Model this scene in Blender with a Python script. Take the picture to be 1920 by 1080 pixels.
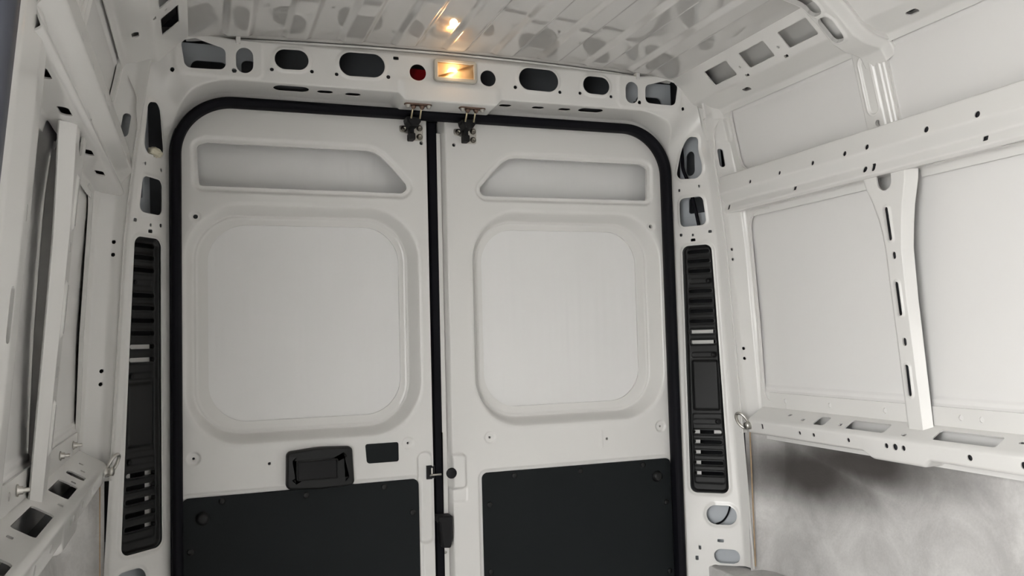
import bpy, bmesh, math
import numpy as np
from mathutils import Vector, Matrix
from math import radians as rad, pi

for o in list(bpy.data.objects):
    bpy.data.objects.remove(o)
SC = bpy.context.scene
COL = SC.collection

# ------------------------------------------------------------------ camera
# X right, Y towards the rear doors (door face y = 0), Z up, van floor z = 0; metres
cam_d = bpy.data.cameras.new('camera')
cam = bpy.data.objects.new('camera', cam_d)
COL.objects.link(cam)
cam_d.sensor_width = 36.0
cam_d.lens = 36.0 * 1598.8 / 1920.0
cam_d.clip_start = 0.02
yaw, pitch, roll = rad(20.28), rad(3.26), rad(-1.54)
fw = Vector((math.sin(yaw) * math.cos(pitch), math.cos(yaw) * math.cos(pitch), math.sin(pitch)))
rt = Vector((math.cos(yaw), -math.sin(yaw), 0))
up = rt.cross(fw)
r2 = rt * math.cos(roll) + up * math.sin(roll)
u2 = -rt * math.sin(roll) + up * math.cos(roll)
mw = Matrix((r2, u2, -fw)).transposed().to_4x4()
mw.translation = Vector((-0.688, -2.419, 1.175))
cam.matrix_world = mw
SC.camera = cam

# ------------------------------------------------------------------ light
W = bpy.data.worlds.new('daylight')
SC.world = W
W.use_nodes = True
W.node_tree.nodes['Background'].inputs['Color'].default_value = (1.0, 0.993, 0.978, 1)
W.node_tree.nodes['Background'].inputs['Strength'].default_value = 8.8
SC.view_settings.view_transform = 'Standard'
SC.view_settings.look = 'None'
SC.view_settings.gamma = 1.0
SC.view_settings.use_curve_mapping = False
SC.view_settings.exposure = 0.11

# ------------------------------------------------------------------ materials
def new_mat(name):
    m = bpy.data.materials.new(name)
    m.use_nodes = True
    return m, m.node_tree.nodes, m.node_tree.links, m.node_tree.nodes['Principled BSDF']

def plain(name, col, rough=.5, metal=0., coat=0., coat_rough=.05, var=.04, scale=6., bump=0., bscale=200., ior=1.5):
    m, N, L, b = new_mat(name)
    tc = N.new('ShaderNodeTexCoord')
    nz = N.new('ShaderNodeTexNoise')
    nz.inputs['Scale'].default_value = scale
    nz.inputs['Detail'].default_value = 4
    L.new(tc.outputs['Object'], nz.inputs['Vector'])
    mx = N.new('ShaderNodeMix')
    mx.data_type = 'RGBA'
    a = [max(0, c * (1 - var)) for c in col]
    c2 = [min(1, c * (1 + var)) for c in col]
    mx.inputs[6].default_value = (*a, 1)
    mx.inputs[7].default_value = (*c2, 1)
    L.new(nz.outputs['Fac'], mx.inputs[0])
    L.new(mx.outputs[2], b.inputs['Base Color'])
    b.inputs['Roughness'].default_value = rough
    b.inputs['Metallic'].default_value = metal
    b.inputs['IOR'].default_value = ior
    b.inputs['Coat Weight'].default_value = coat
    b.inputs['Coat Roughness'].default_value = coat_rough
    if bump:
        n2 = N.new('ShaderNodeTexNoise')
        n2.inputs['Scale'].default_value = bscale
        n2.inputs['Detail'].default_value = 3
        L.new(tc.outputs['Object'], n2.inputs['Vector'])
        bp = N.new('ShaderNodeBump')
        bp.inputs['Strength'].default_value = bump
        bp.inputs['Distance'].default_value = .002
        L.new(n2.outputs['Fac'], bp.inputs['Height'])
        L.new(bp.outputs['Normal'], b.inputs['Normal'])
    return m

PAINT = plain('white_body_paint', (.745, .735, .712), .38, coat=.6, coat_rough=.06, var=.012, scale=3)
ROOF = plain('white_roof_paint', (.57, .56, .54), .025, var=.012, scale=3, ior=2.6)
ROOF.node_tree.nodes['Principled BSDF'].inputs['Roughness'].default_value = .008
SKIN = plain('white_outer_skin', (.78, .77, .755), .42, coat=.5, coat_rough=.12, var=.015, scale=2, bump=.12, bscale=5)
def door_skin():
    m = plain('white_door_skin', (.81, .805, .795), .4, coat=.7, coat_rough=.1, var=.015, scale=2)
    N, L = m.node_tree.nodes, m.node_tree.links
    tc = N.new('ShaderNodeTexCoord'); mp = N.new('ShaderNodeMapping'); mp.inputs['Scale'].default_value = (16, 1, .8)
    nz = N.new('ShaderNodeTexNoise'); nz.inputs['Scale'].default_value = 1; nz.inputs['Detail'].default_value = 2
    bp = N.new('ShaderNodeBump'); bp.inputs['Strength'].default_value = .55; bp.inputs['Distance'].default_value = .008
    L.new(tc.outputs['Object'], mp.inputs['Vector']); L.new(mp.outputs[0], nz.inputs['Vector'])
    L.new(nz.outputs['Fac'], bp.inputs['Height']); L.new(bp.outputs['Normal'], N['Principled BSDF'].inputs['Normal'])
    L.new(bp.outputs['Normal'], N['Principled BSDF'].inputs['Coat Normal'])
    return m
DSKIN = door_skin()
PRIMER = plain('blue_grey_primer', (.17, .185, .20), .55, var=.1)
STIFF = plain('light_grey_primer', (.46, .49, .52), .5, var=.06)
FRONT_BLOCKER = plain('dark_grey_blocker', (.10, .10, .10), .6, var=.1)  # for the added front panel; dark to cut bounced light
RUBBER = plain('black_rubber', (.005, .005, .0075), .6, var=.2, ior=1.22)
RUBBER2 = plain('blue_black_rubber', (.045, .05, .07), .38, var=.2, coat=.4, coat_rough=.3)
BOARD = plain('charcoal_hardboard', (.009, .0115, .0125), .7, var=.15, bump=.08, bscale=600, ior=1.3)
BLACK = plain('black_plastic', (.010, .0105, .011), .45, var=.15, bump=.06, bscale=900, ior=1.38)
BLACK_MATT = plain('matt_black_plastic', (.008, .008, .009), .6, var=.1, ior=1.35)
BOLT = plain('dark_zinc_bolt', (.30, .28, .24), .3, metal=1., var=.3, scale=150)
ZINC = plain('zinc_steel', (.62, .60, .56), .32, metal=1., var=.15, scale=60)
YZINC = plain('yellow_zinc_steel', (.62, .55, .38), .3, metal=1., var=.2, scale=40)
RUSTY = plain('brown_steel', (.20, .13, .10), .45, metal=.8, var=.35, scale=120)
HOUSING = plain('grey_lamp_plastic', (.50, .48, .42), .45, var=.03)
REFLECTOR = plain('lamp_reflector', (.85, .78, .68), .25, metal=.6, var=.05)
REDLENS = plain('red_plastic', (.45, .012, .02), .3, var=.1)
FOAM = plain('cream_foam', (.70, .66, .52), .8, var=.2, scale=90, bump=.6, bscale=120)
PLY = plain('raw_plywood_edge', (.46, .33, .21), .7, var=.3, scale=50)
HOLE_SHADE = plain('painted_cavity_shade', (.05, .053, .058), .7, var=.2)  # dark colour standing in for the shade inside closed cavities

def mottled(name, c1, c2, rough=.75):
    m, N, L, b = new_mat(name)
    tc = N.new('ShaderNodeTexCoord')
    n1 = N.new('ShaderNodeTexNoise'); n1.inputs['Scale'].default_value = 5.5; n1.inputs['Detail'].default_value = 7
    n1.inputs['Roughness'].default_value = .62; n1.inputs['Distortion'].default_value = .6
    n2 = N.new('ShaderNodeTexNoise'); n2.inputs['Scale'].default_value = 160; n2.inputs['Detail'].default_value = 2
    L.new(tc.outputs['Object'], n1.inputs['Vector']); L.new(tc.outputs['Object'], n2.inputs['Vector'])
    r = N.new('ShaderNodeValToRGB')
    r.color_ramp.elements[0].position = .36; r.color_ramp.elements[0].color = (*c1, 1)
    r.color_ramp.elements[1].position = .66; r.color_ramp.elements[1].color = (*c2, 1)
    ad = N.new('ShaderNodeMath'); ad.operation = 'MULTIPLY_ADD'
    ad.inputs[1].default_value = .14
    L.new(n2.outputs['Fac'], ad.inputs[0]); L.new(n1.outputs['Fac'], ad.inputs[2])
    sb = N.new('ShaderNodeMath'); sb.operation = 'SUBTRACT'; sb.inputs[1].default_value = .07
    L.new(ad.outputs[0], sb.inputs[0]); L.new(sb.outputs[0], r.inputs['Fac'])
    L.new(r.outputs['Color'], b.inputs['Base Color'])
    b.inputs['Roughness'].default_value = rough
    bp = N.new('ShaderNodeBump'); bp.inputs['Strength'].default_value = .25; bp.inputs['Distance'].default_value = .002
    L.new(n2.outputs['Fac'], bp.inputs['Height']); L.new(bp.outputs['Normal'], b.inputs['Normal'])
    return m
LINING = mottled('grey_mottled_lining', (.48, .47, .46), (.68, .67, .655))
def shaded_lining():  # shade under the sill painted into the lining colour as soft dark patches
    m = mottled('shade_painted_lining', (.44, .43, .42), (.64, .63, .615))
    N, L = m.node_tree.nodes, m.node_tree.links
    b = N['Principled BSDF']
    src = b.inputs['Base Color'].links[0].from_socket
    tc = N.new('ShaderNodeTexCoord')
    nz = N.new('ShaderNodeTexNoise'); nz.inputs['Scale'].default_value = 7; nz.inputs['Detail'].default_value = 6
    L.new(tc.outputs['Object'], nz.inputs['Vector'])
    def shade_blot(cy, cz, ry, rz):
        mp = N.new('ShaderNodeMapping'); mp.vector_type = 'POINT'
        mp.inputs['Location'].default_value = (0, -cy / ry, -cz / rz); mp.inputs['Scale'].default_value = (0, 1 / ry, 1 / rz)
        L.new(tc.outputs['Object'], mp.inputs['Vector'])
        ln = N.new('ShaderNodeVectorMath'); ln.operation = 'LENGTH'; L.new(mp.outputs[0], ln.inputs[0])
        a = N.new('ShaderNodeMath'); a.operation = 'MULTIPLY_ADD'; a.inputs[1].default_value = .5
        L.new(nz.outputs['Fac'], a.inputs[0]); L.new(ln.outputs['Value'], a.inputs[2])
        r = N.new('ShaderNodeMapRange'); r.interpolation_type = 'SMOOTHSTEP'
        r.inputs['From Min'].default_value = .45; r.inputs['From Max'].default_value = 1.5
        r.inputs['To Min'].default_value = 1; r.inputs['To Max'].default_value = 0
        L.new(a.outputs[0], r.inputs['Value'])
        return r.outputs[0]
    m1 = shade_blot(-.37, .752, .34, .115); m2 = shade_blot(-.56, .805, .42, .085)
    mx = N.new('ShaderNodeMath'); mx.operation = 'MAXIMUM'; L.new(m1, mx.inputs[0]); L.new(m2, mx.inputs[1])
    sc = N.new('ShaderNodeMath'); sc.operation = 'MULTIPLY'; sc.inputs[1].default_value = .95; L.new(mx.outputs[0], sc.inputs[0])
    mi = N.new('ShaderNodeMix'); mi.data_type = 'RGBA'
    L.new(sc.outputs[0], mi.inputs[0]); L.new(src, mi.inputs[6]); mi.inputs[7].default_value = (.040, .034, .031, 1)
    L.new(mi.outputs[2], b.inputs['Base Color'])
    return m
SHADED_LINING = shaded_lining()
GROUND = mottled('concrete', (.30, .30, .29), (.40, .39, .38))

def emit(name, col, s):
    m, N, L, b = new_mat(name)
    b.inputs['Base Color'].default_value = (*col, 1)
    b.inputs['Emission Color'].default_value = (*col, 1)
    b.inputs['Emission Strength'].default_value = s
    return m
BULB = emit('glowing_bulb', (1.0, .60, .27), 26.)

def lens_mat():
    m, N, L, b = new_mat('clear_ribbed_lens')
    out = N['Material Output']
    tr = N.new('ShaderNodeBsdfTransparent'); tr.inputs['Color'].default_value = (.97, .92, .84, 1)
    df = N.new('ShaderNodeBsdfTranslucent'); df.inputs['Color'].default_value = (1.0, .80, .55, 1)
    gl = N.new('ShaderNodeBsdfGlossy'); gl.inputs['Roughness'].default_value = .12
    fr = N.new('ShaderNodeFresnel'); fr.inputs['IOR'].default_value = 1.45
    m1 = N.new('ShaderNodeMixShader'); m1.inputs[0].default_value = .45
    L.new(tr.outputs[0], m1.inputs[1]); L.new(df.outputs[0], m1.inputs[2])
    m2 = N.new('ShaderNodeMixShader')
    L.new(fr.outputs[0], m2.inputs[0]); L.new(m1.outputs[0], m2.inputs[1]); L.new(gl.outputs[0], m2.inputs[2])
    L.new(m2.outputs[0], out.inputs['Surface'])
    return m
LENS = lens_mat()

# ------------------------------------------------------------------ helpers
def tag(o, label=None, cat=None, group=None, kind=None):
    if label: o['label'] = label
    if cat: o['category'] = cat
    if group: o['group'] = group
    if kind: o['kind'] = kind
    return o

def empty(name, loc=(0, 0, 0)):
    o = bpy.data.objects.new(name, None)
    o.empty_display_size = .05
    o.location = loc
    COL.objects.link(o)
    return o

def put(name, me, mat, parent=None):
    if mat: me.materials.append(mat)
    o = bpy.data.objects.new(name, me)
    COL.objects.link(o)
    if parent:
        o.parent = parent
        o.matrix_parent_inverse = Matrix.Translation(parent.location).inverted()
    return o

def mesh_from(verts, faces, smooth=False, name='m'):
    me = bpy.data.meshes.new(name)
    me.from_pydata([tuple(v) for v in verts], [], faces)
    if smooth:
        me.polygons.foreach_set('use_smooth', [True] * len(me.polygons))
    me.update()
    return me

INSIDE = np.array([0., -1.3, 1.2])

def sheet(name, P, K=None, mat=None, parent=None, rim=.012, border=False, inside=INSIDE, smooth=True):
    """pressed sheet metal: P (n,m,3) surface points, K (n,m) > 0 where there is metal; holes get snapped edges and a folded rim"""
    P = np.array(P, float)
    n, m = P.shape[:2]
    di = np.gradient(P, axis=0); dj = np.gradient(P, axis=1)
    Nn = np.cross(di, dj)
    Nn /= np.linalg.norm(Nn, axis=2, keepdims=True) + 1e-12
    flip = np.mean(np.sum(Nn * (inside - P), axis=2)) < 0
    if flip: Nn = -Nn
    keep = np.ones((n - 1, m - 1), bool)
    if K is not None:
        K = np.clip(K, -1, 1)
        keep = (K[:-1, :-1] + K[1:, :-1] + K[:-1, 1:] + K[1:, 1:]) > 0
        pad = np.pad(keep, 1, mode='edge')
        cnt = pad[:-1, :-1].astype(int) + pad[1:, :-1] + pad[:-1, 1:] + pad[1:, 1:]
        edge = (cnt > 0) & (cnt < 4)
        gi = np.gradient(K, axis=0); gj = np.gradient(K, axis=1)
        g2 = gi ** 2 + gj ** 2 + 1e-12
        si = np.clip(-K * gi / g2, -.8, .8) * edge; sj = np.clip(-K * gj / g2, -.8, .8) * edge
        P = P + si[..., None] * di + sj[..., None] * dj
    idx = np.arange(n * m).reshape(n, m)
    I, J = np.nonzero(keep)
    q = np.stack([idx[I, J], idx[I + 1, J], idx[I + 1, J + 1], idx[I, J + 1]], 1)
    if flip: q = q[:, ::-1]
    V = P.reshape(-1, 3)
    if rim:
        kp = np.pad(keep, 1, mode='constant' if border else 'edge', constant_values=False) if border else np.pad(keep, 1, mode='edge')
        E = []
        # edges along j axis (between cell i-1 and i): verts (i,j)-(i,j+1)
        a = kp[:-1, 1:-1]; b = kp[1:, 1:-1]
        i, j = np.nonzero(a & ~b); E.append(np.stack([idx[i, j], idx[i, j + 1]], 1))
        i, j = np.nonzero(~a & b); E.append(np.stack([idx[i, j + 1], idx[i, j]], 1))
        a = kp[1:-1, :-1]; b = kp[1:-1, 1:]
        i, j = np.nonzero(a & ~b); E.append(np.stack([idx[i + 1, j], idx[i, j]], 1))
        i, j = np.nonzero(~a & b); E.append(np.stack([idx[i, j], idx[i + 1, j]], 1))
        E = np.concatenate(E)
        if len(E):
            ub, inv = np.unique(E, return_inverse=True)
            inv = inv.reshape(-1, 2)
            # own copies of the edge points keep the hole edge crisp
            base = len(V)
            V = np.vstack([V, V[ub], V[ub] - Nn.reshape(-1, 3)[ub] * rim])
            nb = len(ub)
            rq = np.stack([base + inv[:, 0], base + inv[:, 1], base + nb + inv[:, 1], base + nb + inv[:, 0]], 1)
            if flip: rq = rq[:, ::-1]
            q = np.vstack([q, rq])
    used = np.unique(q)
    re = np.zeros(len(V), int); re[used] = np.arange(len(used))
    V = V[used]; q = re[q]
    me = bpy.data.meshes.new(name)
    me.vertices.add(len(V)); me.vertices.foreach_set('co', V.ravel())
    me.loops.add(q.size); me.loops.foreach_set('vertex_index', q.ravel())
    me.polygons.add(len(q)); me.polygons.foreach_set('loop_start', np.arange(0, q.size, 4))
    me.polygons.foreach_set('use_smooth', np.full(len(q), smooth))
    me.update(calc_edges=True)
    me.validate()
    return put(name, me, mat, parent)

def shade_liner(P, d, mat, parent, inside=INSIDE, step=6, name='cavity_shade_sheet'):
    """dark sheet standing in for cavity shade, a little way behind a pressed sheet"""
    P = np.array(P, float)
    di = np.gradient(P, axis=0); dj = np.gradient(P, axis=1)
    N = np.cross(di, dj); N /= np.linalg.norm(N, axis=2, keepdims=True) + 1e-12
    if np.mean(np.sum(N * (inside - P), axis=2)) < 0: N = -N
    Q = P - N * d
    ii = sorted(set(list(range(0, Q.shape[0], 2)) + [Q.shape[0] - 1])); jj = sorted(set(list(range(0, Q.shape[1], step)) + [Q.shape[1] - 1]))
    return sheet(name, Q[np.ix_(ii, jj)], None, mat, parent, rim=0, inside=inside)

def sm(e0, e1, x):
    t = np.clip((x - e0) / (e1 - e0), 0, 1)
    return t * t * (3 - 2 * t)

def sd_box(x, y, cx, cy, hx, hy, r):
    qx = np.abs(x - cx) - hx + r; qy = np.abs(y - cy) - hy + r
    return np.hypot(np.maximum(qx, 0), np.maximum(qy, 0)) + np.minimum(np.maximum(qx, qy), 0) - r

def sd_circ(x, y, cx, cy, r):
    return np.hypot(x - cx, y - cy) - r

def sd_cap(x, y, x0, y0, x1, y1, r):
    dx, dy = x1 - x0, y1 - y0
    t = np.clip(((x - x0) * dx + (y - y0) * dy) / (dx * dx + dy * dy), 0, 1)
    return np.hypot(x - x0 - t * dx, y - y0 - t * dy) - r

def sd_poly(x, y, pts, r=0.):
    """signed distance to a polygon, corners rounded by shrinking it first: pass the inset polygon with r"""
    d = np.full(np.shape(x), 1e9); s = np.ones(np.shape(x))
    n = len(pts)
    for i in range(n):
        ax, ay = pts[i]; bx, by = pts[i - 1]
        ex, ey = bx - ax, by - ay; wx, wy = x - ax, y - ay
        t = np.clip((wx * ex + wy * ey) / (ex * ex + ey * ey), 0, 1)
        d = np.minimum(d, (wx - ex * t) ** 2 + (wy - ey * t) ** 2)
        c1 = y >= ay; c2 = y < by; c3 = ex * wy > ey * wx
        s = np.where((c1 & c2 & c3) | (~c1 & ~c2 & ~c3), -s, s)
    return s * np.sqrt(d) - r

def minall(*a):
    r = a[0]
    for b in a[1:]: r = np.minimum(r, b)
    return r

def path_pts(nodes, counts, blur=2):
    """sample a polyline given by nodes [(...,), ...] with counts cells for each segment; softened corners"""
    nodes = [np.array(nd, float) for nd in nodes]
    out = []
    for k, c in enumerate(counts):
        for t in range(c):
            out.append(nodes[k] + (nodes[k + 1] - nodes[k]) * (t / c))
    out.append(nodes[-1])
    out = np.array(out)
    for _ in range(blur):
        mid = (out[:-2] + 2 * out[1:-1] + out[2:]) / 4
        out = np.concatenate([out[:1], mid, out[-1:]])
    return out

def box_mesh(x0, x1, y0, y1, z0, z1, bev=0., seg=2):
    bm = bmesh.new()
    bmesh.ops.create_cube(bm, size=1)
    for v in bm.verts:
        v.co = Vector((x0 + (v.co.x + .5) * (x1 - x0), y0 + (v.co.y + .5) * (y1 - y0), z0 + (v.co.z + .5) * (z1 - z0)))
    if bev:
        bmesh.ops.bevel(bm, geom=bm.edges[:], offset=bev, segments=seg, affect='EDGES', profile=.5)
    me = bpy.data.meshes.new('box')
    bm.to_mesh(me); bm.free()
    return me

def rounded(pts, rs, seg=8):
    out = []
    n = len(pts)
    if not hasattr(rs, '__len__'): rs = [rs] * n
    for i in range(n):
        p = Vector(pts[i]); a = (Vector(pts[i - 1]) - p); b = (Vector(pts[(i + 1) % n]) - p)
        r = rs[i]
        if r <= 0: out.append(tuple(p)); continue
        an, bn = a.normalized(), b.normalized()
        ang = an.angle(bn)
        t = min(r / math.tan(ang / 2), a.length * .49, b.length * .49)
        r = t * math.tan(ang / 2)
        c = p + (an + bn).normalized() * (r / math.sin(ang / 2))
        s0 = p + an * t - c; s1 = p + bn * t - c
        a0 = math.atan2(s0.y, s0.x); a1 = math.atan2(s1.y, s1.x)
        d = (a1 - a0 + pi) % (2 * pi) - pi
        for k in range(seg + 1):
            aa = a0 + d * k / seg
            out.append((c.x + r * math.cos(aa), c.y + r * math.sin(aa)))
    return out

def inset(pts, d):
    n = len(pts); out = []
    ar = sum(pts[i][0] * pts[(i + 1) % n][1] - pts[(i + 1) % n][0] * pts[i][1] for i in range(n))
    sg = 1 if ar > 0 else -1
    for i in range(n):
        a = Vector(pts[i - 1]); p = Vector(pts[i]); b = Vector(pts[(i + 1) % n])
        e = (b - a)
        if e.length < 1e-9: out.append(tuple(p)); continue
        nn = Vector((-e.y, e.x)).normalized() * sg
        out.append(tuple(p + nn * d))
    return out

def slab(pts, layers, f, cap_back=False, smooth=False):
    """stack outline layers [(inset, depth)] and cap the last one; f(u, v, depth) -> xyz"""
    V, F = [], []
    n = len(pts)
    for (ins, dep) in layers:
        pp = inset(pts, ins) if ins else pts
        V += [f(p[0], p[1], dep) for p in pp]
    for k in range(len(layers) - 1):
        for i in range(n):
            j = (i + 1) % n
            F.append((k * n + i, k * n + j, (k + 1) * n + j, (k + 1) * n + i))
    F.append(tuple(range((len(layers) - 1) * n, len(layers) * n)))
    if cap_back: F.append(tuple(reversed(range(n))))
    me = mesh_from(V, F)
    bm = bmesh.new(); bm.from_mesh(me)
    bmesh.ops.recalc_face_normals(bm, faces=bm.faces)
    bm.to_mesh(me); bm.free()
    if smooth:
        for p in me.polygons: p.use_smooth = len(p.vertices) == 4
    return me

def on_y(y0):            # outline in (x, z), depth towards the inside (-y)
    return lambda u, v, d: (u, y0 - d, v)

def tube(pts, r, seg=10, closed=False, squash=None):
    pts = [Vector(p) for p in pts]
    n = len(pts); V, F = [], []
    prev = None
    for i, p in enumerate(pts):
        if closed: t = pts[(i + 1) % n] - pts[i - 1]
        else: t = pts[min(i + 1, n - 1)] - pts[max(i - 1, 0)]
        t.normalize()
        if prev is None:
            ref = Vector((0, 0, 1)) if abs(t.z) < .9 else Vector((1, 0, 0))
            a = t.cross(ref).normalized()
        else:
            a = (prev - t * prev.dot(t)).normalized()
        prev = a
        b = t.cross(a)
        rr = r[i] if hasattr(r, '__len__') else r
        for k in range(seg):
            an = 2 * pi * k / seg
            V.append(p + a * (rr * math.cos(an)) + b * (rr * math.sin(an)))
    m = n if closed else n - 1
    for i in range(m):
        for k in range(seg):
            k2 = (k + 1) % seg; i2 = (i + 1) % n
            F.append((i * seg + k, i * seg + k2, i2 * seg + k2, i2 * seg + k))
    if not closed:
        F.append(tuple(reversed(range(seg)))); F.append(tuple(range((n - 1) * seg, n * seg)))
    me = mesh_from(V, F, True)
    return me

def lathe(prof, org, axis, seg=20):
    """prof [(radius, height)] around axis from org"""
    ax = Vector(axis).normalized(); ref = Vector((0, 0, 1)) if abs(ax.z) < .9 else Vector((1, 0, 0))
    a = ax.cross(ref).normalized(); b = ax.cross(a); org = Vector(org)
    V, F = [], []
    for (r, h) in prof:
        for k in range(seg):
            an = 2 * pi * k / seg
            V.append(org + ax * h + (a * math.cos(an) + b * math.sin(an)) * max(r, 1e-5))
    for i in range(len(prof) - 1):
        for k in range(seg):
            k2 = (k + 1) % seg
            F.append((i * seg + k, i * seg + k2, (i + 1) * seg + k2, (i + 1) * seg + k))
    F.append(tuple(range((len(prof) - 1) * seg, len(prof) * seg)))
    F.append(tuple(reversed(range(seg))))
    me = mesh_from(V, F, False)
    bm = bmesh.new(); bm.from_mesh(me)
    bmesh.ops.recalc_face_normals(bm, faces=bm.faces)
    bm.to_mesh(me); bm.free()
    for p in me.polygons: p.use_smooth = len(p.vertices) == 4
    return me

def join(meshes, name='j'):
    bm = bmesh.new()
    for me in meshes: bm.from_mesh(me)
    out = bpy.data.meshes.new(name)
    bm.to_mesh(out); bm.free()
    return out

def lerp_tab(z, tab):
    zs = [t[0] for t in tab]; vs = [t[1] for t in tab]
    return np.interp(z, zs, vs)

# ------------------------------------------------------------------ shared body lines
AW, AT, AR = .757, 1.846, .165          # rear aperture: half width, top, corner radius

def arch(n_side=420, n_arc=70, n_top=400, z0=.03):
    """points and outward normals along the aperture from the right foot over the top to the left foot"""
    pts, nrm = [], []
    for z in np.linspace(z0, AT - AR, n_side, endpoint=False): pts.append((AW, z)); nrm.append((1, 0))
    for a in np.linspace(0, pi / 2, n_arc, endpoint=False):
        pts.append((AW - AR + AR * math.cos(a), AT - AR + AR * math.sin(a))); nrm.append((math.cos(a), math.sin(a)))
    for x in np.linspace(AW - AR, -(AW - AR), n_top, endpoint=False): pts.append((x, AT)); nrm.append((0, 1))
    for a in np.linspace(pi / 2, pi, n_arc, endpoint=False):
        pts.append((-(AW - AR) + AR * math.cos(a), AT - AR + AR * math.sin(a))); nrm.append((math.cos(a), math.sin(a)))
    for z in np.linspace(AT - AR, z0, n_side + 1): pts.append((-AW, z)); nrm.append((-1, 0))
    return np.array(pts), np.array(nrm)

X3T = [(.03, .905), (.45, .900), (.673, .890), (1.1, .867), (1.443, .848), (1.65, .826), (1.8, .803), (1.95, .78)]
def x3(z): return lerp_tab(z, X3T)
def skin_x(z): return lerp_tab(z, [(.0, .985), (.86, .962), (1.2, .95), (1.53, .93), (1.66, .908), (1.88, .862), (2.0, .83)])
def post_x(z): return .873 + (1.53 - z) * .089          # inner face of the mid pillars

# ================================================================== SETTING
# ---------------------------------------------------------------- rear wall frame (header and the two rear pillars)
wall_rear = empty('wall_rear', (0, -.05, 0))
tag(wall_rear, 'white pressed steel frame around the rear doors with slotted header and pillars', 'wall', kind='structure')

def rear_frame():
    A, Nr = arch()
    na = len(A)
    X, Z = A[:, 0], A[:, 1]
    ang = np.degrees(np.arctan2(Nr[:, 1], np.abs(Nr[:, 0])))     # 0 pillar .. 90 header
    t = sm(22, 58, ang)
    zl = np.minimum(Z, 1.8)
    # nodes (d, y) for the pillar and the header
    d3 = x3(zl) - AW + .028 * sm(4, 26, ang)
    pil = [np.stack([np.zeros(na), np.full(na, -.018)], 1), np.stack([np.full(na, .004), np.full(na, -.022)], 1),
           np.stack([np.full(na, .008), np.full(na, -.026)], 1), np.stack([d3, np.full(na, -.139)], 1), np.stack([d3 + .006, np.full(na, -.18)], 1)]
    hd = [(0., -.018), (.010, -.022), (.017, -.120), (.122, -.125), (.148, -.098)]
    cor = sm(90, 68, ang)
    fine = []
    nodes = []
    for k in range(5):
        h = np.tile(np.array(hd[k]), (na, 1))
        if k == 3: h[:, 0] += .020 * cor
        if k == 4:
            h[:, 0] += .024 * cor - .014 * (X / .6) ** 2 * (1 - cor); h[:, 1] -= .035 * cor
        nd = pil[k] * (1 - t[:, None]) + h * t[:, None]
        if k == 4:
            bulge = sm(22, 36, ang) * sm(66, 46, ang)
            nd[:, 0] += .042 * bulge; nd[:, 1] -= .012 * bulge
        nodes.append(nd)
    counts = [6, 34, 54, 14]
    S = []
    seg_id, fr = [], []
    for k, c in enumerate(counts):
        for q in range(c):
            S.append(nodes[k] + (nodes[k + 1] - nodes[k]) * (q / c)); seg_id.append(k); fr.append(q / c)
    S.append(nodes[-1]); seg_id.append(3); fr.append(1.)
    S = np.stack(S, 1)                       # (na, ns, 2)
    for _ in range(3):
        S[:, 1:-1] = (S[:, :-2] + 2 * S[:, 1:-1] + S[:, 2:]) / 4
    seg_id = np.array(seg_id)[None, :]; fr = np.array(fr)[None, :]
    D, Y = S[..., 0], S[..., 1]
    px = X[:, None] + Nr[:, 0:1] * D; pz = Z[:, None] + Nr[:, 1:2] * D
    ax = np.abs(px)
    T = t[:, None] * np.ones_like(D)
    head = (T > .55)
    # lowered middle of the header that carries the lamp
    w = np.where(seg_id == 0, sm(.0, 1., fr), np.where(seg_id == 1, 1., np.where(seg_id == 2, 1 - sm(.06, .36, fr), 0.)))
    mask = (1 - sm(.130, .158, np.abs(px + .008))) * T
    pz = pz - .021 * mask * w
    Y = Y - .006 * mask * np.where(seg_id == 2, 1 - sm(.25, .45, fr), np.where(seg_id == 1, fr, 0))
    # corner drop of the header face towards the pillars
    Y = Y - .016 * sm(.64, .78, ax) * T * (seg_id == 2)
    P = np.stack([px, Y, pz], 2)
    BIG = np.full_like(D, 1.)
    face = head & (seg_id == 2)
    K = BIG.copy()
    H = np.zeros_like(D)
    def onface(sd):
        return np.where(face, sd, 1.)
    # header face openings (mirror pairs)
    trap = sd_poly(ax, pz, [(.632, 1.902), (.702, 1.898), (.708, 1.938), (.690, 1.944), (.632, 1.928)], .016)
    vert = sd_cap(ax, pz, .569, 1.903, .569, 1.926, .0215)
    ov1 = sd_cap(ax, pz, .4315, 1.928, .4665, 1.927, .0265)
    ov2 = sd_cap(ax, pz, .231, 1.930, .291, 1.929, .0325)
    cir = sd_circ(ax, pz, .104, 1.922, .0235)
    for h_ in (trap, vert, ov1, ov2, cir): K = np.minimum(K, onface(h_))
    for (hx, hz, r) in ((.745, 1.874, .0055), (.595, 1.886, .006), (.500, 1.898, .005), (.396, 1.901, .005), (.330, 1.899, .005), (.188, 1.903, .0055)):
        K = np.minimum(K, np.where(head & (seg_id == 2), sd_circ(ax, pz, hx, hz, r), 1.))
    K = np.minimum(K, np.where(face & (px < 0), sd_box(px, pz, -.166, 1.957, .008, .0045, .003), 1.))
    # folded lips of the ovals, raised field round the outer pair
    for h_ in (ov1, ov2): H += np.where(face, .0035 * (1 - sm(.003, .011, h_)), 0)
    H += np.where(seg_id == 2, .005 * T * (1 - sm(-.004, .006, sd_box(ax, pz, .632, 1.921, .108, .052, .02))), 0)
    # slots in the header's underside
    und = head & (seg_id == 1)
    slots = [(-.447, -.084, .026, .021), (-.356, -.078, .010, .0115), (-.279, -.074, .010, .0115),
             (.172, -.074, .008, .011), (.276, -.076, .008, .011), (.362, -.078, .008, .011), (.446, -.086, .022, .018)]
    for (sx, sy, hl, r) in slots:
        K = np.minimum(K, np.where(und, sd_cap(px, Y, sx - hl, sy, sx + hl, sy, r), 1.))
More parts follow.
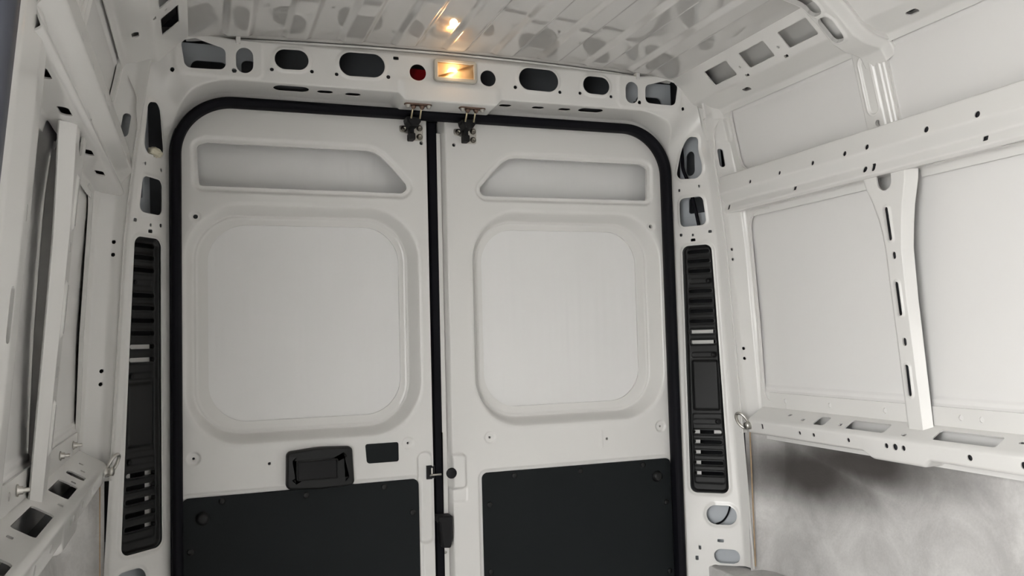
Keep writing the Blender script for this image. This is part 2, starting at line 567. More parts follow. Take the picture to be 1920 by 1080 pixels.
    # pillars: distance across the slanted face
    pl = (T < .45) & (seg_id == 2)
    ln = np.hypot(nodes[3][:, 0] - nodes[2][:, 0], nodes[3][:, 1] - nodes[2][:, 1])[:, None]
    Q = fr * ln * (seg_id == 2)
    def onpil(sd): return np.where(pl, sd, 1.)
    vent = sd_poly(Q, pz, VENT, VENT_R)
    K = np.minimum(K, onpil(vent))
    H += np.where(pl, .004 * (1 - sm(.004, .010, vent)), 0)
    h1 = sd_poly((ax - .765) * 2.0, pz, [(.036, 1.688), (.074, 1.684), (.060, 1.770), (.046, 1.772)], .022)
    h2 = sd_poly(Q, pz, [(.038, 1.530), (.090, 1.530), (.086, 1.586), (.038, 1.586)], .018)
    h3 = sd_cap(Q, pz, .095, .600, .128, .600, .030)
    h4 = sd_cap(Q, pz, .105, .472, .140, .472, .022)
    for h_ in (h2, h3): K = np.minimum(K, onpil(h_)); H += np.where(pl, .003 * (1 - sm(.003, .010, h_)), 0)
    K = np.minimum(K, np.where((T < .93) & (seg_id == 2), h1, 1.)); H += np.where((T < .93) & (seg_id == 2), .003 * (1 - sm(.003, .010, h1)), 0)
    K = np.minimum(K, onpil(h4))
    for (q, z_, hx, hz, r) in ((.020, 1.632, .004, .004, .004), (.092, 1.636, .004, .004, .004), (.020, 1.487, .005, .005, .005),
                               (.118, 1.490, .006, .0035, .002), (.060, 1.468, .008, .0045, .001), (.060, 1.483, .004, .003, .002),
                               (.105, .520, .010, .0045, .001), (.040, .495, .004, .006, .002), (.030, .462, .005, .007, .002)):
        K = np.minimum(K, onpil(sd_box(Q, pz, q, z_, hx, hz, r)))
    # cut-out of the pillar foot over the wheel arch
    foot = sd_box(ax, pz, 1.0, .22, .185, .225, .02)
    K = np.minimum(K, np.where(T < .4, foot, 1.))
    di = np.gradient(P, axis=0); dj = np.gradient(P, axis=1)
    N = np.cross(di, dj); N /= np.linalg.norm(N, axis=2, keepdims=True) + 1e-12
    if np.mean(np.sum(N * (INSIDE - P), axis=2)) < 0: N = -N
    P = P + N * H[..., None]
    sheet('frame', P, K, PAINT, wall_rear, rim=.0018)
    top = np.nonzero((A[:, 1] > AT - 1e-6) & (np.abs(A[:, 0]) < .56))[0]
    cols = np.nonzero(seg_id[0] == 1)[0][3:-5]
    shade_liner(P[np.ix_(top, cols)], .012, HOLE_SHADE, wall_rear)
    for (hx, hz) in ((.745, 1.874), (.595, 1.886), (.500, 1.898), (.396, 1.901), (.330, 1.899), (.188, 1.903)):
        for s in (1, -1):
            put('hole_shade_patch', box_mesh(s * hx - .008, s * hx + .008, -.106, -.103, hz - .008, hz + .008), HOLE_SHADE, wall_rear)  # dark patch painted as the shade behind each small hole

# outline of the pillar vent openings: (distance across the pillar face, height), inset by the corner radius
VENT_R = .022
VENT = [(.040, .689), (.116, .689), (.099, 1.428), (.045, 1.428)]
rear_frame()

def pillar_pt(sg, q, z, off=0.):
    """point on a rear pillar's slanted face; off towards the inside"""
    X3 = float(x3(min(z, 1.8)))
    ex, ey = X3 - .765, -.113
    l = math.hypot(ex, ey)
    ex /= l; ey /= l
    return (sg * (.765 + ex * q + ey * off), -.026 + ey * q - ex * off, z)

# outer skins and inner stiffeners behind the frame
put('outer_skin', box_mesh(-.99, .99, .028, .034, 1.835, 2.06), PRIMER, wall_rear)
put('outer_skin', box_mesh(-1.12, 1.12, .084, .090, -.02, 2.07), PRIMER, wall_rear)
for sg in (1, -1):
    a, b = sorted((sg * .752, sg * 1.0))
    put('outer_skin', box_mesh(a, b, .050, .056, .0, 2.05), PRIMER, wall_rear)
    # inner stiffener in the upper corner with its own access hole
    u = np.linspace(.535, .735, 75); v = np.linspace(1.872, 1.965, 40)
    U, V = np.meshgrid(u, v, indexing='ij')
    hole = sd_box(U, V, .655, 1.893, .047, .027, .018)
    hole2 = sd_box(U, V, .557, 1.900, .018, .030, .014)
    sheet('stiffener', np.stack([sg * U, np.full_like(U, -.078), V], 2), np.minimum(hole, hole2), STIFF, wall_rear, rim=.006)
    # stiffener behind the pillar openings
    q = np.linspace(-.005, .15, 52); z = np.linspace(1.48, 1.83, 118)
    Q, Zg = np.meshgrid(q, z, indexing='ij')
    X3 = x3(np.minimum(Zg, 1.8)); ex = X3 - .765; l = np.hypot(ex, .113); ex = ex / l; ey = -.113 / l
    Pst = np.stack([sg * (.765 + ex * Q - ey * .035 + .012), -.026 + ey * Q + ex * .045, Zg], 2)
    k = minall(sd_cap(Q, Zg, .034, 1.70, .034, 1.745, .017), sd_box(Q, Zg, .06, 1.585, .034, .026, .008))
    sheet('stiffener', Pst, k, STIFF, wall_rear, rim=.006)
    q = np.linspace(.02, .165, 10); z = np.linspace(.44, .655, 10)
    Q, Zg = np.meshgrid(q, z, indexing='ij')
    X3 = x3(Zg); ex = X3 - .765; l = np.hypot(ex, .113); ex = ex / l; ey = -.113 / l
    sheet('stiffener', np.stack([sg * (.765 + ex * Q - ey * .030), -.026 + ey * Q + ex * .030, Zg], 2), None, STIFF, wall_rear, rim=0)
    for (za, zb, qa, qb) in ((1.168, 1.180, .035, .105), (1.135, 1.147, .035, .105), (.72, .865, .030, .050), (.845, .865, .095, .118)):
        V = [pillar_pt(sg, a, b, -.022) for (a, b) in ((qa, za), (qb, za), (qb, zb), (qa, zb))]
        put('inner_flange', mesh_from(V, [(0, 1, 2, 3)]), PAINT, wall_rear)
# dark backing standing in for the shade behind the pillar vents
    put('vent_shade_backing', box_mesh(*sorted((sg * .79, sg * .95)), .015, .045, .68, 1.47), HOLE_SHADE, wall_rear)

# ---------------------------------------------------------------- roof
ceiling = empty('ceiling', (0, -1.5, 1.99))
tag(ceiling, 'glossy white ribbed roof skin reflecting the header openings and lamp', 'ceiling', kind='structure')
def roof():
    x = np.linspace(-.712, .712, 470)
    y = np.concatenate([np.linspace(-.098, -.24, 30), np.linspace(-.25, -1.3, 40), np.linspace(-1.35, -3.2, 20)])
    X, Y = np.meshgrid(x, y, indexing='ij')
    Zr = 1.996 - .022 * (X / .7) ** 2 - .012 * sm(.60, .71, np.abs(X))
    rib = np.zeros_like(X)
    for c in (0, .146, .290, .436, .586):
        for s in ((1, -1) if c else (1,)):
            rib = np.maximum(rib, 1 - np.clip((np.abs(X - s * c) - .025) / .014, 0, 1))
    rib = rib * sm(-.125, -.150, Y)
    lip = .004 * (1 - sm(.0, .012, np.abs(Y + .112)))
    sheet('roof_skin', np.stack([X, Y, Zr - .011 * rib - lip], 2), None, ROOF, ceiling)
    put('outer_skin', box_mesh(-1.11, 1.11, -3.2, .09, 2.06, 2.066), PRIMER, ceiling)
roof()

# folded lip where the header meets the roof, with two small tabs
put('header_lip', tube([(x, -.113, 1.9865 - .022 * (x / .7) ** 2) for x in np.linspace(-.60, .60, 40)], .0034, 8), PAINT, wall_rear)
for x in (-.585, .590):
    put('lip_tab', box_mesh(x - .006, x + .006, -.1345, -.112, 1.956, 1.978, .002), PAINT, wall_rear)

def extrude_y(nodes, counts, ys, sg, blur=2):
    S = path_pts(nodes, counts, blur)
    X = np.tile(S[:, 0][:, None], (1, len(ys))); Z = np.tile(S[:, 1][:, None], (1, len(ys)))
    Y = np.tile(ys[None, :], (len(S), 1))
    sid = np.concatenate([np.full(c, k) for k, c in enumerate(counts)] + [[len(counts) - 1]])[:, None] * np.ones_like(Y)
    return X, Y, Z, sid

# ---------------------------------------------------------------- side walls
def side_wall(sg, wall):
    inside = np.array([0., -1.0, 1.2])
    def sh(name, X, Y, Z, K=None, mat=PAINT, rim=.012, border=False):
        return sheet(name, np.stack([sg * X, Y, Z], 2), K, mat, wall, rim=rim, border=border, inside=inside)
    y_end = -3.2 if sg > 0 else -1.33
    # lower outer skin, with the two pressed lines above the sill
    z = np.linspace(.84, 1.60, 190); y = np.concatenate([np.linspace(-.13, -1.3, 60), np.linspace(-1.34, y_end, 12)])
    Y, Z = np.meshgrid(y, z, indexing='ij')
    X = skin_x(Z) + .004 * np.sin((Z - .95) * 5.2)
    X = X - .0035 * sm(1.006, 1.000, Z) - .004 * sm(.990, .984, Z)
    sh('lower_skin', X, Y, Z, None, SKIN)
    # upper outer skin
    z = np.linspace(1.60, 1.90, 60)
    Y, Z = np.meshgrid(y, z, indexing='ij')
    X = skin_x(Z) - .004 * sm(1.845, 1.850, Z) - .004 * sm(1.862, 1.866, Z)
    sh('upper_skin', X, Y, Z, None, SKIN)
    # flange along the foot of the skin with its stud holes
    y = np.linspace(-.235, max(y_end, -1.9), 560); z = np.linspace(.925, .984, 22)
    Y, Z = np.meshgrid(y, z, indexing='ij')
    X = skin_x(Z) - .0115
    K = np.full_like(Y, 1.)
    for c in (-.308, -.498, -.70, -.93, -.985, -1.2): K = np.minimum(K, sd_circ(Y, Z, c, .962, .007))
    sh('skin_flange', X, Y, Z, K, PAINT, rim=.004, border=True)
    # frame panel joining the rear pillar to the skins
    z = np.linspace(.86, 1.90, 340)
    nodes = [(.002, -.176), (.030, -.172), (.066, -.187), (.078, -.200), (.082, -.31)]
    S = path_pts(nodes, [8, 14, 16, 40], 2)
    U, Zg = np.meshgrid(np.arange(len(S)), z, indexing='ij')
    X = x3(np.minimum(Zg, 1.95)) + S[:, 0][:, None]; Y = np.repeat(S[:, 1][:, None], len(z), 1)
    lim = skin_x(Zg) - .012
    X = np.where(X > lim, lim, X)
    mn = np.clip((U - 30) / 40., 0, 1)
    X = X * (1 - mn) + lim * mn
    low = sd_box(Y, Zg, -.56, 1.245, .355, .292, .05)
    upp = sd_box(Y, Zg, -.56, 1.765, .345, .103, .045)
    K = minall(low, upp)
    upper = sm(1.60, 1.68, Zg)
    for (c, zz, r) in ((-.171, 1.428, .004), (-.171, 1.397, .004), (-.171, 1.119, .004), (-.171, 1.088, .004)):
        K = np.minimum(K, sd_circ((X - x3(Zg) - (.0275 if zz > 1.3 else .037)) * 1.1, Zg, 0, zz, r + .001))
    K = np.minimum(K, sd_cap(X - x3(Zg) - .034, Zg, 0, 1.695, 0, 1.735, .009))
    if sg > 0: X = X - .006 * upper * (1 - sm(.004, .010, sd_box(Y, Zg, -.178, 1.80, .02, .028, .008)))
    sh('pillar_frame', X, Y, Zg, K, PAINT, rim=.009, border=True)
    # belt rail
    ys = np.linspace(-.165, max(y_end, -2.0), 640)
    nodes = [(.925, 1.668), (.905, 1.664), (.842, 1.654), (.836, 1.599), (.861, 1.571), (.853, 1.547), (.862, 1.540), (.916, 1.547), (.922, 1.526)]
    X, Y, Z, sid = extrude_y(nodes, [4, 14, 24, 7, 12, 5, 20, 8], ys, sg)
    step = .006 * (sm(-.725, -.735, Y) - sm(-.79, -.80, Y))
    Z = Z - np.where(sid <= 1, .003, 0)
    K = np.full_like(X, 1.)
    up = sid == 2; f2 = sid == 4; un = sid == 6
    for (c, r) in ((-.333, .0055), (-.468, .0055), (-.605, .006), (-.724, .0065), (-.800, .0065), (-.980, .007), (-1.113, .007), (-1.28, .007), (-1.45, .007)):
        K = np.minimum(K, np.where(up, sd_circ(Y, Z, c, 1.611, r), 1.))
    for c in (-.505, -1.112): K = np.minimum(K, np.where(f2, sd_box(Y, Z, c, 1.562, .0065, .0055, .001), 1.))
    K = np.minimum(K, np.where(f2, sd_circ(Y, Z, -.768, 1.563, .0075), 1.))
    K = np.minimum(K, np.where(f2, sd_cap(Y, Z, -.797, 1.559, -.797, 1.568, .006), 1.))
    K = np.minimum(K, np.where(f2, sd_cap(Y, Z, -.195, 1.552, -.195, 1.560, .0055), 1.))
    for c in (-.450, -.656, -.958, -1.158, -1.36): K = np.minimum(K, np.where(un, sd_cap(Y, X, c - .019, .880, c + .019, .880, .0085), 1.))
    K = np.minimum(K, np.where(sid == 7, sd_box(Y, Z, -.815, 1.53, .065, .03, .004), 1.))
    sh('belt_rail', X, Y, Z, K, PAINT, rim=.0025, border=True)
    shade_liner(np.stack([sg * X, Y, Z], 2)[18:-10], .012, HOLE_SHADE, wall, inside)
    # sill beam below the skin
    ys = np.linspace(-.20, max(y_end, -2.0), 640)
    nodes = [(.965, .948), (.944, .937), (.896, .908), (.889, .900), (.893, .866), (.902, .860), (.985, .862)]
    X, Y, Z, sid = extrude_y(nodes, [5, 24, 4, 16, 5, 16], ys, sg)
    belly = sm(-.665, -.71, Y) * sm(-.885, -.862, Y)
    Z = Z - .016 * belly * np.where(sid >= 3, sm(.905, .87, Z), 0)
    K = np.full_like(X, 1.)
    top = sid == 1; fc = sid == 3
    slot = lambda c, h: np.where(top, sd_box(Y, (X - .918) * 1.16, c, 0, h, .0185, .008), 1.)
    H = np.zeros_like(X)
    for (c, h) in ((-.498, .022), (-.668, .068), (-.969, .085), (-1.235, .03), (-1.42, .07)):
        s_ = slot(c, h); K = np.minimum(K, s_)
    for (c, r) in ((-.436, .0055), (-.494, .0055), (-.627, .006), (-.758, .0065), (-.786, .008), (-.812, .0065), (-.998, .007), (-1.129, .008), (-1.3, .007)):
        K = np.minimum(K, np.where(fc, sd_circ(Y, Z, c, .884, r), 1.))
    K = np.minimum(K, np.where(fc, sd_box(Y, Z, -.268, .887, .005, .0075, .001), 1.))
    for (c, xx) in ((-.355, .925), (-.425, .914), (-.575, .913), (-.80, .905), (-1.10, .925)):
        K = np.minimum(K, np.where(top, sd_box(Y, X, c, xx, .006, .004, .001), 1.))
    sh('sill_beam', X, Y, Z, K, PAINT, rim=.003, border=True)
    shade_liner(np.stack([sg * X, Y, Z], 2)[33:-18], .013, HOLE_SHADE, wall, inside)
    # dark trough inside the sill, seen through its openings
    a, b = sorted((sg * .900, sg * .960))
    put('sill_trough', box_mesh(a, b, -1.32, -.25, .868, .872), PRIMER, wall)
    # mid pillar: slotted flange and the flank that falls back to the skin
    tt = np.concatenate([np.linspace(-1, 0, 6)[:-1], np.linspace(0, 1, 34)[:-1], np.linspace(1, 2, 20)]); z = np.linspace(.925, 1.543, 260)
    Tt, Z = np.meshgrid(tt, z, indexing='ij')
    le = lerp_tab(Z, [(.92, -.789), (1.14, -.788), (1.36, -.786), (1.40, -.783), (1.44, -.776), (1.48, -.763), (1.52, -.747), (1.55, -.739)])
    cr = lerp_tab(Z, [(.92, -.838), (1.24, -.836), (1.36, -.839), (1.41, -.847), (1.46, -.857), (1.50, -.869), (1.52, -.875), (1.55, -.880)])
    en = cr - .018
    Y = np.where(Tt <= 1, le + (cr - le) * np.maximum(Tt, 0), cr + (en - cr) * (Tt - 1)) + .006 * np.maximum(0, -Tt)
    Xe = .896 + (1.534 - Z) * .0757
    X = post_x(Z) + (Xe - post_x(Z)) * np.maximum(0, Tt - 1)
    X = X + .004 * (1 - sm(.0, .008, le - Y)) * (Tt >= 0) + (skin_x(Z) - .002 - post_x(Z)) * np.maximum(0, -Tt)
    sl = [sd_cap(Y, Z, -.812, 1.388, -.810, 1.458, .0062), sd_cap(Y, Z, -.815, 1.206, -.814, 1.276, .0062), sd_cap(Y, Z, -.814, 1.012, -.814, 1.076, .0062)]
    dots = [sd_cap(Y, Z, -.815, 1.343, -.815, 1.349, .006), sd_cap(Y, Z, -.815, 1.133, -.815, 1.141, .006)]
    for s_ in sl: X = X - .003 * (1 - sm(.002, .007, s_))
    K = minall(*sl, *dots, sd_cap(Y, Z, -.812, 1.527, -.812, 1.58, .023))
    sh('mid_pillar', X, Y, Z, K, PAINT, rim=.004, border=True)
    shade_liner(np.stack([sg * X, Y, Z], 2)[7:-22, :-22], .012, HOLE_SHADE, wall, inside)
    # upper part of the mid pillar
    yy = np.linspace(-.735, -.855, 60); z = np.linspace(1.655, 1.895, 110)
    Y, Z = np.meshgrid(yy, z, indexing='ij')
    X = skin_x(Z) - .016
    rec = sd_cap(Y, Z, -.782, 1.715, -.782, 1.822, .015)
    X = X + .007 * (1 - sm(-.003, .003, rec)) - .003 * (1 - sm(.003, .009, rec))
    X = X + .008 * sm(-.750, -.744, Y) + .004 * (sm(-.806, -.809, Y) - sm(-.815, -.818, Y)) + .004 * sm(-.826, -.829, Y) + .004 * sm(-.836, -.839, Y)
    K = minall(-.741 - Y, Y + .846, sd_circ(Y, Z, -.775, 1.868, .007), sd_circ(Y, Z, -.786, 1.676, .008))
    sh('upper_pillar', X, Y, Z, K, PAINT, rim=.010, border=True)
    # cant rail with its square windows
    ys = np.linspace(-.135, max(y_end, -2.2), 700)
    nodes = [(.655, 1.992), (.676, 1.988), (.700, 1.968), (.778, 1.889), (.828, 1.871), (.846, 1.866), (.856, 1.850)]
    X, Y, Z, sid = extrude_y(nodes, [6, 10, 38, 18, 8, 6], ys, sg, 3)
    q = np.hypot(X - .70, Z - 1.968)
    K = np.full_like(X, 1.)
    f = sid == 2; f3 = sid == 3
    for k, c in enumerate((-.3425, -.5125, -.683, -1.02, -1.19, -1.36, -1.53)):
        K = np.minimum(K, np.where(f, sd_box(Y, q, c, .062, .0555, .0265, .004), 1.))
    for c in (-.43, -.60): K = np.minimum(K, np.where(f, sd_box(Y, q, c, .1035, .0075, .0035, .001), 1.))
    for c in (-.427, -.597): K = np.minimum(K, np.where(f, sd_circ(Y, q, c, .072, .004), 1.))
    for c in (-.365, -.98): K = np.minimum(K, np.where(f3, sd_cap(Y, X, c - .009, .816, c + .009, .816, .0075), 1.))
    sh('cant_rail', X, Y, Z, K, PAINT, rim=.003, border=True)
    for c in (-.43, -.60): put('hole_shade_patch', box_mesh(*sorted((sg * .782, sg * .786)), c - .012, c + .012, 1.893, 1.915), HOLE_SHADE, wall)  # added dark patches imitate shade in the slits
    for c in (-.365, -.98): put('hole_shade_patch', box_mesh(*sorted((sg * .80, sg * .832)), c - .02, c + .02, 1.886, 1.889), HOLE_SHADE, wall)
    u = np.linspace(max(y_end, -2.2), -.15, 8); v = np.linspace(0, 1, 4)
    U, V = np.meshgrid(u, v, indexing='ij')
    sh('inner_cant_skin', .735 + .095 * V, U, 2.012 - .10 * V, None, PAINT, rim=0)
    # hoop that runs from the mid pillar up under the roof
    ys = np.linspace(-.765, -.872, 54)
    nodes = [(.30, 1.972), (.60, 1.962), (.672, 1.945), (.722, 1.905), (.765, 1.862), (.800, 1.846), (.846, 1.838), (.862, 1.810)]
    X, Y, Z, sid = extrude_y(nodes, [30, 12, 18, 18, 10, 12, 8], ys, sg, 4)
    lift = .022 * (sm(-.772, -.785, Y) * sm(-.868, -.850, Y))
    X = X + (.022 - lift) * .7; Z = Z + (.022 - lift) * .7
    K = np.full_like(X, 1.)
    hA = sd_cap(X, Z, .628, 1.955, .676, 1.935, .001); 
    hA = np.maximum(0, np.abs(X - .657) - .030); hA = np.hypot(hA, np.maximum(0, np.abs(Y + .812) - .004)) - .016
    hB = np.maximum(0, np.abs(X - .738) - .012); hB = np.hypot(hB, np.maximum(0, np.abs(Y + .812) - .004)) - .016
    Kh = np.minimum(hA, hB)
    X = X - .004 * (1 - sm(.002, .008, Kh)) * .7; Z = Z - .004 * (1 - sm(.002, .008, Kh)) * .7
    sh('roof_hoop', X, Y, Z, Kh, PAINT, rim=.012, border=True)
    # outer skin of the van behind the rails
    a, b = sorted((sg * 1.10, sg * 1.106))
    put('outer_skin', box_mesh(a, b, max(y_end, -3.2), .085, .0, 2.066), PRIMER, wall)

wall_right = empty('wall_right', (.93, -1.2, .0))
tag(wall_right, 'white steel side wall with belt rail, sill beam and slotted mid pillar, on the right', 'wall', kind='structure')
wall_left = empty('wall_left', (-.93, -.8, .0))
tag(wall_left, 'shaded white steel side wall seen edge-on at the left', 'wall', kind='structure')
side_wall(1, wall_right)
side_wall(-1, wall_left)

# the post behind the sliding door opening at the left, with slots
def door_post():
    z = np.linspace(.02, 1.99, 400)
    nodes = [(.085, -1.205), (.030, -1.225), (.002, -1.245), (.0, -1.30), (.006, -1.375), (.020, -1.392)]
    S = path_pts(nodes, [14, 12, 16, 22, 6], 3)
    U, Z = np.meshgrid(np.arange(len(S)), z, indexing='ij')
    X = -(.858 + np.maximum(0, 1.56 - Z) * .085 - np.maximum(0, Z - 1.60) * .22) - S[:, 0][:, None]
    Y = np.repeat(S[:, 1][:, None], len(z), 1)
    K = minall(sd_cap(Y, Z, -1.31, 1.19, -1.31, 1.24, .008), sd_box(Y, Z, -1.335, 1.02, .022, .06, .015),
               sd_cap(Y, Z, -1.275, 1.33, -1.275, 1.345, .003), sd_cap(Y, Z, -1.285, .93, -1.285, .94, .004))
    sheet('door_post', np.stack([X, Y, Z], 2), K, PAINT, wall_left, rim=.012, inside=np.array([0, -1.6, 1.2]))
    put('post_core', box_mesh(-1.10, -.945, -1.40, -1.21, 0, 2.0), PRIMER, wall_left)
    zz = np.linspace(.02, 1.95, 60)
    pts = [(-(.889 + max(0, 1.56 - a) * .092 - max(0, a - 1.60) * .22), -1.425, a) for a in zz]
    o = put('weather_strip', tube(pts, .031, 16), RUBBER2)
    tag(o, 'dark blue-black rubber weather strip standing upright at the far left edge', 'weather strip')
door_post()

# wall above and ahead of the sliding door opening, and the bare floor
put('front_panel', box_mesh(-1.10, -.93, -3.2, -1.40, 1.78, 2.06), PAINT, wall_left)
put('front_panel', box_mesh(-1.10, -.93, -3.2, -2.85, .0, 1.78), PAINT, wall_left)
front_light_blocker = put('front_light_blocker', box_mesh(-1.10, 1.10, -3.26, -3.2, .0, 2.06), FRONT_BLOCKER)  # unseen panel added to keep light from entering at the front
tag(front_light_blocker, 'added unseen dark grey panel closing the front against light', 'wall', kind='structure')
fl = put('floor', box_mesh(-1.10, 1.10, -3.2, .085, -.02, 0), LINING)
tag(fl, 'grey mottled load floor of the van', 'floor', kind='structure')
gr = put('ground', box_mesh(-12, 12, -14, 8, -.62, -.60), GROUND)
tag(gr, 'concrete ground outside the van', 'ground', kind='structure')

# ---------------------------------------------------------------- grey lining and wheel arch ledges under the sills
def lining(sg, root, mat, label):
    y1 = -2.9 if sg > 0 else -1.36
    pl = path_pts([(.897, -.172), (.935, -.178), (.955, -.215), (.955, -.40), (.955, y1)], [8, 8, 20, 80], 3)
    z = np.linspace(.43, .885, 60)
    X = np.repeat(pl[:, 0][:, None], 60, 1); Y = np.repeat(pl[:, 1][:, None], 60, 1); Z = np.repeat(z[None, :], len(pl), 0)
    X = X + .03 * sm(.5, .8, Z) * sm(-.19, -.25, Y)
    o = sheet('lining_panel', np.stack([sg * X, Y, Z], 2), None, mat, root, rim=0, inside=np.array([0, -1.0, .7]))
    tag(o, label)
    a, b = sorted((sg * .815, sg * .965))
    o = put('wheel_arch_ledge', box_mesh(a, b, y1, .03, .02, .44, .006), LINING, root)
    # raw edge of the lining board beside the pillar
    a, b = sorted((sg * .9040, sg * .9065))
    put('board_edge', box_mesh(a, b, -.187, -.183, .455, .862), PLY, root)
lining(1, wall_right, SHADED_LINING, 'grey mottled lining with dark brown painted shade below the right sill')
lining(-1, wall_left, LINING, 'grey mottled lining below the left sill')

# ---------------------------------------------------------------- rear doors
WIN = [(.1245, 1.618), (.131, 1.6125), (.672, 1.615), (.675, 1.704), (.660, 1.710), (.232, 1.710), (.212, 1.7065), (.194, 1.696), (.162, 1.665), (.126, 1.623)]   # inset by .012

def rear_door(sg, name, label):
    root = empty(name, (sg * .4, .03, .03))
    tag(root, label, 'door', kind='structure')
    xi = .040 if sg < 0 else -.004
    x = np.linspace(xi, .748, 262); z = np.linspace(.03, 1.838, 640)
    X, Z = np.meshgrid(x, z, indexing='ij')
    H = np.zeros_like(X)
    K = np.full_like(X, 1.)
    K = np.minimum(K, -sd_box(X, Z, 0, .7, .748, 1.138, .155))
    # large pressed field
    dB = sd_box(X, Z, .4015, 1.230, .2955, .300, .125)
    dI = sd_box(X, Z, .395, 1.2335, .266, .2725, .105)
    ramp = sm(.026, -.001, dB)
    H -= .058 * ramp
    H -= .0015 * sm(.034, .026, dB)
    H += .0025 * np.exp(-((dB + .004) / .003) ** 2)
    K = np.minimum(K, dI)
    # window opening
    dW = sd_poly(X, Z, WIN, .012)
    H -= .006 * sm(.019, .009, dW)
    K = np.minimum(K, dW)
    # screw seat
    d = sd_circ(X, Z, .692, 1.519, .0)
    H -= .004 * sm(.016, .010, d); K = np.minimum(K, d - .0062)
    # dimples over the trim panel
    for (dx, dz) in ((.700, .876), (.124, .878)):
        d = sd_circ(X, Z, dx, dz, 0)
        H -= .0042 * sm(.0180, .0150, d); K = np.minimum(K, d - .0036)
    K = np.minimum(K, sd_circ(X, Z, .508, .849, .0042))
    H += .002 * np.exp(-(sd_cap(X, Z, .4905, .826, .4905, .872, 0) / .0025) ** 2)
    # seat of the trim panel
    dT = sd_box(X, Z, .4125, .38, .3255, .403, .024)
    H -= .004 * sm(.004, -.002, dT)
    # hole near the top latch and the pressed corner line
    K = np.minimum(K, sd_circ(X, Z, .067 if sg < 0 else .033, 1.751, .0055))
    c0 = .062 if sg < 0 else .018
    ln = sd_box(X, Z, c0 + .35, 1.38, .35, .46, .05)
    # edge towards the other door
    H -= .045 * sm(xi + .012, xi, X)
    if sg < 0:
        H -= .010 * (1 - sm(-.004, .002, sd_box(X, Z, .075, .72, .022, .13, .02)))
        K = np.minimum(K, sd_box(X, Z, .058, .7895, .0105, .0175, .003))
    else:
        H += .012 * (1 - sm(-.004, .006, sd_box(X, Z, .008, .787, .036, .048, .012))) 
        H -= .003 * (1 - sm(-.002, .004, sd_box(X, Z, .02, .72, .028, .02, .006)))
    P = np.stack([sg * X, -H, Z], 2)
    sheet('inner_panel', P, K, PAINT, root, rim=.010)
    # outer skin seen in the window opening and inside the pressed field
    x = np.linspace(xi + .002, .742, 60); z = np.linspace(.04, 1.83, 120)
    X, Z = np.meshgrid(x, z, indexing='ij')
    Yk = .0625 + .004 * np.cos((X - .4) * 3.2) * np.cos((Z - 1.2) * 1.2)
    sheet('outer_skin', np.stack([sg * X, Yk, Z], 2), None, DSKIN, root, rim=0)
    for (hx, hz) in ((.692, 1.519), (.700, .876), (.124, .878), (.508, .849), (.067 if sg < 0 else .033, 1.751)):
        put('hole_shade_patch', box_mesh(sg * hx - .009, sg * hx + .009, .016, .019, hz - .009, hz + .009), HOLE_SHADE, root)  # dark backing gives the door holes their shade by colour
    # charcoal trim board with rivets
    bx = [(.096, .02), (.7295, .02), (.7295, .7735), (.096, .7755)]
    pts = rounded([(sg * a, b) for (a, b) in bx], [.01, .01, .017, .017], 6)
    t = put('trim_board', slab(pts, [(0, -.004), (0, .0015), (.0015, .003)], on_y(.0)), BOARD, root)
    tag(t, 'charcoal hardboard panel')
    riv = lathe([(.0085, 0), (.0085, .0018), (.006, .0032), (.0, .0036)], (0, 0, 0), (0, -1, 0), 16)
    k = 0
    for (rx, rz) in ((.630, .760), (.412, .757), (.196, .761), (.116, .682), (.709, .636), (.115, .488), (.712, .42)):
        o = put('rivet', riv if k == 0 else riv.copy(), None, t)
        if k == 0: riv.materials.append(BLACK); shared = riv
        else: o.data = shared
        o.location = (sg * rx, -.003, rz); o.matrix_parent_inverse = Matrix.Translation(t.matrix_world.translation).inverted()
        k += 1
    put('stop_knob', lathe([(.018, 0), (.018, .003), (.0155, .006), (.013, .0115), (.0095, .0135), (0, .014)], (sg * .6785, -.003, .720), (0, -1, 0), 28), BLACK, t)
    # top latch on this door
    lx = -.096 if sg < 0 else .069
    pl = rounded([(lx - .036, 1.782), (lx - .012, 1.776), (lx - .004, 1.757), (lx + .034, 1.757), (lx + .034, 1.806), (lx + .008, 1.806), (lx - .01, 1.800), (lx - .036, 1.800)], .006, 4)
    lp = put('latch_plate', slab(pl, [(0, 0), (0, .002), (.0006, .0026)], on_y(-.0)), ZINC, root)
    tag(lp, 'zinc latch plate with three bolts')
    for (ox, oz) in ((-.023, 1.790), (.0235, 1.794), (.0235, 1.7685)):
        put('bolt', lathe([(.0092, 0), (.0092, .0025), (.0062, .003), (.0062, .0075), (.0045, .0085), (.0035, .0070), (0, .0070)], (lx + ox, -.002, oz), (0, -1, 0), 16), BOLT, lp)
    bx_, dz = lx - .006, (0. if sg < 0 else .003)
    put('latch_body', join([box_mesh(bx_ - .0055, bx_ + .0085, -.026, -.001, 1.770 + dz, 1.806 + dz, .002), box_mesh(bx_ - .0080, bx_ + .0105, -.034, -.001, 1.753 + dz, 1.773 + dz, .003)]), BLACK_MATT, lp)
    bx_ += .001
    cl = rounded([(bx_ - .024, 1.813 + dz), (bx_ - .021, 1.799 + dz), (bx_ - .011, 1.787 + dz), (bx_ + .011, 1.787 + dz), (bx_ + .019, 1.799 + dz), (bx_ + .020, 1.813 + dz)], .004, 3)
    put('latch_collar', slab(cl, [(0, .020), (0, .060), (.004, .066)], on_y(0)), BLACK_MATT, lp)
